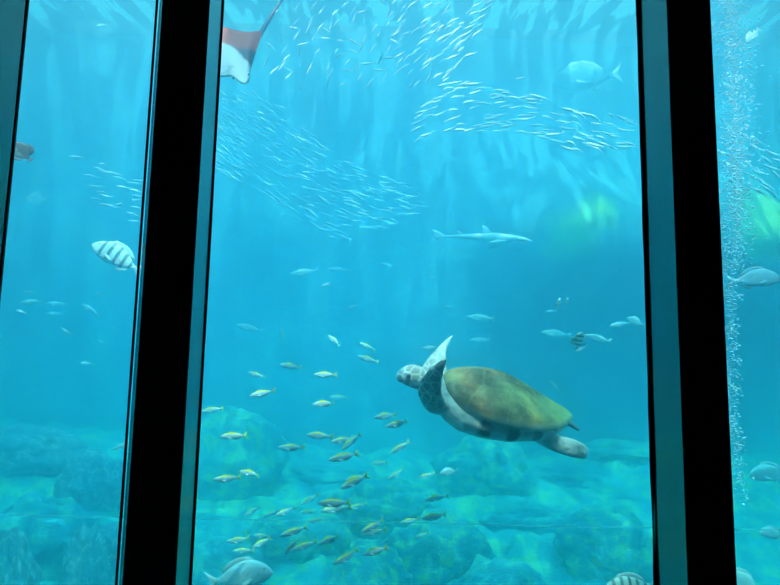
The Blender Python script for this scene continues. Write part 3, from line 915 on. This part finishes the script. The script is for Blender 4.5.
vm2 = nt.nodes.new('ShaderNodeVectorMath'); vm2.operation = 'MULTIPLY'; nt.links.new(vm.outputs[0], vm2.inputs[0]); vm2.inputs[1].default_value = (1, 0, 0.98)
vl = nt.nodes.new('ShaderNodeVectorMath'); vl.operation = 'LENGTH'; nt.links.new(vm2.outputs[0], vl.inputs[0])
edge = nt.nodes.new('ShaderNodeMapRange'); nt.links.new(mathn(nt, 'ADD', vl.outputs['Value'], mathn(nt, 'MULTIPLY_ADD', noise_node(nt, 12, 4), .06, -.03)), edge.inputs[0])
edge.inputs[1].default_value = 46.0*YR/F; edge.inputs[2].default_value = 49.5*YR/F
zz = nt.nodes.new('ShaderNodeMapRange'); nt.links.new(sp.outputs[2], zz.inputs[0]); zz.inputs[1].default_value = (56-41)*YR/F; zz.inputs[2].default_value = (56-31)*YR/F
brown = mixc(nt, zz.outputs[0], (0.03, 0.015, 0.03), (0.45, 0.05, 0.016))
spt = nt.nodes.new('ShaderNodeMapRange'); nt.links.new(noise_node(nt, 9, 3), spt.inputs[0]); spt.inputs[1].default_value = .66; spt.inputs[2].default_value = .72
white = mixc(nt, mathn(nt, 'MULTIPLY', spt.outputs[0], .5), (0.62, 0.60, 0.54), (0.26, 0.26, 0.25))
nt.links.new(mixc(nt, edge.outputs[0], white, brown), b.inputs['Base Color']); b.inputs['Roughness'].default_value = 0.5
ray = empty('eagle_ray', ray0)
tag(ray, 'white-bellied ray with reddish brown wing, partly behind the left window post', 'ray')
link('body', mesh_from('body', vs, fs), M_ray, ray)
def tube(name, pts, mat, parent, seg=10):
    vs, fs = [], []
    n = len(pts)
    for i, (p, r_) in enumerate(pts):
        t = (pts[min(n-1, i+1)][0]-pts[max(0, i-1)][0]).normalized()
        a = t.cross(Vector((0, 1, 0.01))).normalized(); b2 = t.cross(a)
        for k in range(seg):
            an = 2*PI*k/seg
            vs.append(p + a*r_*math.cos(an) + b2*r_*math.sin(an))
    for i in range(n-1):
        for k in range(seg):
            q = i*seg+k; w_ = i*seg+(k+1) % seg
            fs.append((q, w_, w_+seg, q+seg))
    fs += [tuple(range(seg)), tuple(range((n-1)*seg, n*seg))]
    return link(name, mesh_from(name, vs, fs), mat, parent)
M_rtail = simple('ray_tail_grey', (0.10, 0.09, 0.13), 0.5)
tp = [(246, 58, .16, 3.2), (255, 43, .30, 3.0), (264, 28, .40, 2.6), (270, 18, .46, 2.3), (275, 10, .5, 1.8), (283, -1, .56, 1.3), (290, -14, .62, .9), (296, -30, .7, .5)]
tube('tail', [(at(x, y, YR+d)-ray0, r_*YR/F) for (x, y, d, r_) in tp], M_rtail, ray)
for (x, y) in ((248.6, 74.5), (233.5, 78.3)):
    e = link('eye', ball_mesh('eye', (0, 0, 0), 1.1*YR/F, squash=.8), M_eye, ray); e.location = at(x, y, YR-.02)-ray0

# ================================================================== other fish
G = None
fish('striped_bream', 'DEEP', M_stripe, M_palefin, (93.5, 243, 143, 273), 'silver bream with dark upright bars, swimming left in the left pane', real=.46, out=6, bend=0.3)
fish('grey_bream', 'DEEP', M_grey, M_greyfin, (779, 277, 730, 281.5), 'smooth grey fish swimming right past the bubbles in the right pane', real=.36, out=8, roll=0)
fish('mottled_bream', 'DEEP', M_big, M_palefin, (272.5, 569, 208, 584), 'big pale mottled bream at the bottom edge by the left window post', real=.45, out=6)
fish('banded_bream', 'DEEP', M_stripe, M_palefin, (602, 590, 658, 586), 'banded round-backed fish half cut off by the bottom edge', real=.36, out=6)
fish('brown_fish', 'TALL', M_brown, M_brown, (12, 140, 31, 163), 'small brown fish by the left edge of the left pane', real=.17, out=10, bend=.3)
fish('butterflyfish', 'DEEP', M_bfly, M_bfly, (559.5, 297.5, 556, 312), 'slim yellow-white fish swimming steeply up, the left of a close pair', real=.13, out=20, roll=55, group='butterflyfish by the rock face')
fish('butterflyfish', 'DEEP', M_bfly, M_bfly, (567.5, 297, 564.5, 310), 'slim yellow-white fish swimming steeply up, the right of a close pair', real=.13, out=20, roll=55, group='butterflyfish by the rock face')
fish('butterflyfish', 'TALL', M_bfly, M_palefin, (580, 331, 578.5, 350), 'cream and dark striped fish standing head up right of the turtle shell', real=.16, out=30, group='butterflyfish by the rock face')

def pale(x0, y0, x1, y1, label, kind='SLIM', real=None, Y=None, out=5, mat=None, name='pale_fish', group='pale fish far back in the water'):
    fish(name, kind, mat or M_pale, M_palefin, (x0, y0, x1, y1), label, 'fish', group, real=real, Y=Y, out=out)
pale(744, 44, 761, 28, 'pale fish slanting up by the bubbles at the top of the right pane', 'DEEP', Y=5.5)
pale(748, 474, 792, 473, 'long pale fish with arched back low in the right pane', 'DEEP', Y=5.2)
pale(759, 531, 786, 536, 'pale patterned fish at the right edge low in the right pane', 'DEEP', Y=4.4, mat=M_big)
pale(756, 590, 722, 568, 'round-backed pale fish half behind the right window post at the bottom', 'DEEP', Y=4.4)
pale(545, 312, 557, 311, 'tiny pale fish just left of the yellow-white pair', 'SLIM', Y=6.5)
pale(584, 335, 612, 342, 'thin pale fish right of the cream and dark striped one', 'SLIM', Y=6.2)
pale(575, 352, 588, 346, 'small pale fish with bright fin just below the striped upright one', 'SLIM', Y=6.0)
pale(609, 326, 632, 323, 'thin arched pale fish near the right window post', 'SLIM', Y=6.2)
pale(626, 318, 645, 326, 'stout pale fish touching the right window post', 'DEEP', Y=6.4)
pale(615, 275, 618, 269, 'tiny pale fish high above the one touching the right post', 'SLIM', Y=6.5)
pale(540, 332, 572, 336, 'faint long fish between the turtle shell and the striped upright one', 'SLIM', Y=7.6)
pale(549, 380, 560, 392, 'faint small fish above the rear of the turtle shell', 'SLIM', Y=6.6)
pale(436, 347.5, 421, 348, 'small bright pale fish between the turtle head and raised flipper', 'SLIM', Y=6.2)
pale(321, 286.5, 332, 283, 'bright little fish alone in the middle of the blue water', 'SLIM', Y=5.6)
pale(347, 309, 359, 305, 'little pale fish below and right of the bright one alone in blue water', 'SLIM', Y=6.2)
pale(289, 275, 319, 270, 'faint eel-thin fish above the bright little one, the left of two in line', 'THIN' if False else 'SLIM', Y=7.6)
pale(327, 269, 349, 271, 'faint eel-thin fish above the bright little one, the right of two in line', 'SLIM', Y=7.8)
pale(379, 263, 392, 266, 'faint small fish under the right end of the far shoal', 'SLIM', Y=7.2)
pale(236, 325, 262, 331, 'dim fish left of and above the tiny steep yellow-tailed one', 'SLIM', Y=7.0)
pale(466, 317, 495, 319, 'dim arched fish above the turtle shell, right of its raised flipper', 'SLIM', Y=7.4)
pale(470, 340, 490, 340, 'dim small fish close above the front of the turtle shell', 'SLIM', Y=7.2)
pale(428, 277, 438, 279, 'small dim fish in clear water left of the rays of light', 'SLIM', Y=7.0)
pale(453, 308, 442, 306, 'small dim fish right above the tip of the raised flipper', 'SLIM', Y=7.0)
pale(515, 80, 527, 77, 'tiny pinkish pale fish high above the right shoal', 'SLIM', Y=5.8)
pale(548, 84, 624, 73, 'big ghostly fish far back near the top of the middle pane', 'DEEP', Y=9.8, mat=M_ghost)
pale(23, 293, 34, 291.5, 'tiny pale fish, highest one low in the left pane', 'SLIM', Y=5.4)
pale(20, 303, 42, 301, 'faint pale fish just under the highest tiny one in the left pane', 'SLIM', Y=6.6)
pale(16, 310, 27, 314, 'small pale fish slanting down near the left edge of the left pane', 'SLIM', Y=5.6)
pale(46, 303.5, 68, 305, 'faint long fish, upper of two level ones in the left pane', 'SLIM', Y=7.0)
pale(46, 314, 64, 314.5, 'faint long fish, lower of two level ones in the left pane', 'SLIM', Y=7.0)
pale(95, 292.5, 102, 296, 'tiny bright fish near the post, below the striped bream', 'SLIM', Y=5.6)
pale(82, 304, 98, 315, 'slim pale fish slanting steeply down in the left pane', 'SLIM', Y=5.4)
pale(61, 328, 72, 336, 'short bright fish slanting down in the middle of the left pane', 'SLIM', Y=5.4)
pale(98, 340, 105, 344, 'dim fish above the pale rocks in the left pane, left of the tiny upright one', 'SLIM', Y=6.6)
pale(112.5, 326, 114.5, 332, 'tiny upright fish beside the left window post', 'SLIM', Y=5.4)
pale(80, 363, 93, 364, 'dim pale fish lowest above the rocks in the left pane', 'SLIM', Y=5.8)
pale(112, 450, 130, 443, 'bright small fish nosing out from behind the left post, near the pale rocks', 'SLIM', Y=5.0)
pale(24, 200, 46, 199, 'round pale ghostly fish high in the left pane', 'TALL', Y=8.4)
pale(94, 27, 108, 24, 'small pinkish pale fish at the top of the left pane', 'SLIM', Y=7.5)

# small shark
sh = empty('small_shark')
bm_ = body_mesh('body', [(0.50, 0.006, -0.012, 0.012), (0.44, 0.028, -0.022, 0.050), (0.32, 0.048, -0.036, 0.062), (0.12, 0.058, -0.042, 0.056), (-0.10, 0.040, -0.030, 0.036), (-0.30, 0.020, -0.016, 0.018), (-0.5, 0.010, -0.008, 0.007)], bend=.25)
link('body', bm_, M_shark, sh)
link('tail_fin', fin_mesh('tail_fin', [(-.40, .008), (-.46, .05), (-.56, .085), (-.54, .03), (-.52, -.01), (-.48, -.04), (-.45, -.012)], .01, .25), M_shark, sh)
link('dorsal_fin', fin_mesh('dorsal_fin', [(.10, .05), (.03, .125), (-.02, .13), (0, .05)], .01, .25), M_shark, sh)
link('dorsal_fin', fin_mesh('dorsal_fin', [(-.20, .025), (-.25, .07), (-.28, .07), (-.27, .02)], .008, .25), M_shark, sh)
for s_ in (1, -1):
    link('pectoral_fin', fin_mesh('pectoral_fin', [(.26, -.02), (.10, -.16), (.06, -.15), (.15, -.02)], .010, .25, s_*.05, lean=(.2, -.02, 1.1)), M_shark, sh)
put(sh, 531, 242, 434, 233, Y=6.4, out=10)
tag(sh, 'slender pale shark swimming right in mid water above the turtle', 'shark')

# ================================================================== shoals of small silver fish
def sardine_mesh(bend):
    vs, fs = [], []
    me = body_mesh('sardine', [(0.50, 0.003, -0.003, 0.003), (0.44, 0.036, -0.036, 0.026), (0.26, 0.070, -0.075, 0.044), (0.02, 0.075, -0.085, 0.046), (-0.20, 0.045, -0.050, 0.026), (-0.37, 0.014, -0.014, 0.007)], nring=8, bend=bend, sub=9)
    fm = fin_mesh('f', [(-0.36, 0.012), (-0.50, 0.085), (-0.44, 0.0), (-0.50, -0.085), (-0.36, -0.012)], .012, bend)
    bm = bmesh.new(); bm.from_mesh(me); bm.from_mesh(fm); bm.to_mesh(me); bm.free(); bpy.data.meshes.remove(fm)
    for p in me.polygons: p.use_smooth = True
    me.materials.append(M_sard)
    return me
M_sfar = skin('far_sardine_skin', (0.55, 0.70, 0.74), (0.5, 0.64, 0.68), (0.22, 0.33, 0.38), 0.0, 0.03, rough=0.5)  # duller bluish copy: distance haze and underside shade put into the colour
SM = [sardine_mesh(0.0), sardine_mesh(0.7), sardine_mesh(-0.6)]
rs = random.Random(21)
def inside(p, poly):
    x, y = p; c = False
    for i in range(len(poly)):
        x1, y1 = poly[i]; x2, y2 = poly[i-1]
        if (y1 > y) != (y2 > y) and x < (x2-x1)*(y-y1)/(y2-y1)+x1: c = not c
    return c
def spread(poly, n, dmin):
    xs = [p[0] for p in poly]; ys = [p[1] for p in poly]
    out_ = []; tries = 0
    while len(out_) < n and tries < n*200:
        tries += 1
        p = (rs.uniform(min(xs), max(xs)), rs.uniform(min(ys), max(ys)))
        if inside(p, poly) and all((p[0]-q[0])**2*.35+(p[1]-q[1])**2 > dmin**2 for q in out_): out_.append(p)
    return out_
def sardine_matrix(x, y, ang, lpx, Y, out):
    a = math.radians(ang)
    M = (heading(ang, out, rs.uniform(-12, 12)) @ Matrix.Scale(lpx*Y/F/math.cos(math.radians(out)), 3)).to_4x4()
    M.translation = at(x, y, Y)
    return M
def shoal(pts, angf, lf, Yf, label, group):
    for (x, y) in pts:
        o = link('sardine', SM[rs.randrange(3)])
        o.matrix_world = sardine_matrix(x, y, angf(x, y), lf(x, y), Yf(x, y), rs.uniform(-25, 25))
        tag(o, label, 'fish', group)
U = rs.uniform
band = [(412, 128), (424, 98), (440, 84), (470, 80), (520, 92), (560, 101), (600, 110), (637, 120), (639, 150), (600, 152), (560, 150), (530, 140), (490, 132), (450, 132), (420, 140)]
shoal(spread(band, 105, 3.5), lambda x, y: 180 + max(-14, min(32, 26-(x-415)*.24)) + U(-9, 9), lambda x, y: U(12, 19), lambda x, y: U(4.2, 5.2),
      'bright silver sardine in the dense band curving to the right window post', 'sardines in the band at the right of the middle pane')
curl = [(388, -2), (492, -2), (490, 10), (474, 38), (470, 62), (452, 78), (428, 88), (418, 92), (408, 80), (398, 50)]
shoal(spread(curl, 78, 3.2), lambda x, y: 180 + 40 - (x-440)*.12 + U(-14, 14), lambda x, y: U(11, 18), lambda x, y: U(4.2, 5.4),
      'silver sardine slanting upward in the thick upper part of the shoal', 'sardines in the upper shoal near the top of the middle pane')
shower = [(262, -2), (392, -2), (402, 40), (400, 78), (360, 84), (300, 88), (262, 62), (286, 20)]
shoal(spread(shower, 70, 5.4), lambda x, y: 180 + rs.choice([62, 66, 70, 58, 60, 12, -18]) + U(-10, 10), lambda x, y: U(9, 15), lambda x, y: U(3.9, 5.0),
      'small silver sardine in the loose scatter right of the ray', 'sardines scattered right of the ray')
rightp = [(722, 130), (744, 128), (766, 140), (782, 150), (782, 196), (764, 198), (744, 188), (724, 170)]
shoal(spread(rightp, 25, 3.6), lambda x, y: 180 - 34 + U(-9, 9), lambda x, y: U(13, 20), lambda x, y: U(4.4, 5.2),
      'silver sardine slanting down behind the bubbles in the right pane', 'sardines in the right pane')
leftp = [(56, 154), (86, 150), (110, 164), (146, 172), (143, 226), (124, 222), (100, 206), (84, 190), (58, 178)]
shoal(spread(leftp, 22, 3.6), lambda x, y: 180 - 8 + U(-6, 6), lambda x, y: U(11, 18), lambda x, y: U(5.2, 6.0),
      'thin silver sardine swimming level in the left pane', 'sardines in the left pane')
# the faint rest of the shoal, beyond counting
cloud = [(216, 92), (240, 88), (275, 100), (310, 132), (345, 160), (390, 178), (424, 196), (424, 214), (390, 226), (350, 240), (320, 238), (290, 212), (250, 186), (214, 172)]
bm = bmesh.new()
for (x, y) in spread(cloud, 300, 2.2):
    tmp = SM[rs.randrange(3)].copy()
    a = 180 - 36 + (x-215)*.15 + U(-10, 10)
    tmp.transform(sardine_matrix(x, y, a, U(9, 16), U(6.6, 8.4), U(-25, 25)))
    bm.from_mesh(tmp); bpy.data.meshes.remove(tmp)
me = bpy.data.meshes.new('sardine_shoal'); bm.to_mesh(me); bm.free()
for p in me.polygons: p.use_smooth = True
me.materials.clear()
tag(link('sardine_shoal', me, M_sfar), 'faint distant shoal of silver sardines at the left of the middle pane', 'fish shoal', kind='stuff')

# ================================================================== bubbles
M_bub, nt, b = mat_new('bubble')
b.inputs['Base Color'].default_value = (0.9, 0.95, 0.95, 1); b.inputs['Roughness'].default_value = 0.15
b.inputs['Specular IOR Level'].default_value = 1.0
bm = bmesh.new()
unit = bmesh.new(); bmesh.ops.create_icosphere(unit, subdivisions=2, radius=1.0)
um = bpy.data.meshes.new('u'); unit.to_mesh(um); unit.free()
rb_ = random.Random(3)
nb = 0
while nb < 4200:
    y = rb_.uniform(-15, 505)
    if y < 270:
        c = 728 + 9*math.sin(y*.012) ; wd = 11; dens = 1.0
        if rb_.random() < .35: c = 731+ y*.02; wd = 4
    elif y < 430: c = 730; wd = 5; dens = .35
    else: c = 734+(y-430)*.13; wd = 4.5; dens = .35*(1-(y-430)/90)
    if rb_.random() > dens: continue
    x = rb_.gauss(c, wd)
    Yb = rb_.uniform(3.4, 4.0)
    r_ = rb_.choice([.5, .6, .75, .9, 1.25])*Yb/F
    tmp = um.copy(); tmp.transform(Matrix.Translation(at(x, y, Yb)) @ Matrix.Diagonal((r_*1.1, r_*1.1, r_*.8, 1)))
    bm.from_mesh(tmp); bpy.data.meshes.remove(tmp); nb += 1
me = bpy.data.meshes.new('bubble_column'); bm.to_mesh(me); bm.free()
for p in me.polygons: p.use_smooth = True
tag(link('bubble_column', me, M_bub), 'rising curtain of small bubbles beside the right window post', 'bubbles', kind='stuff')
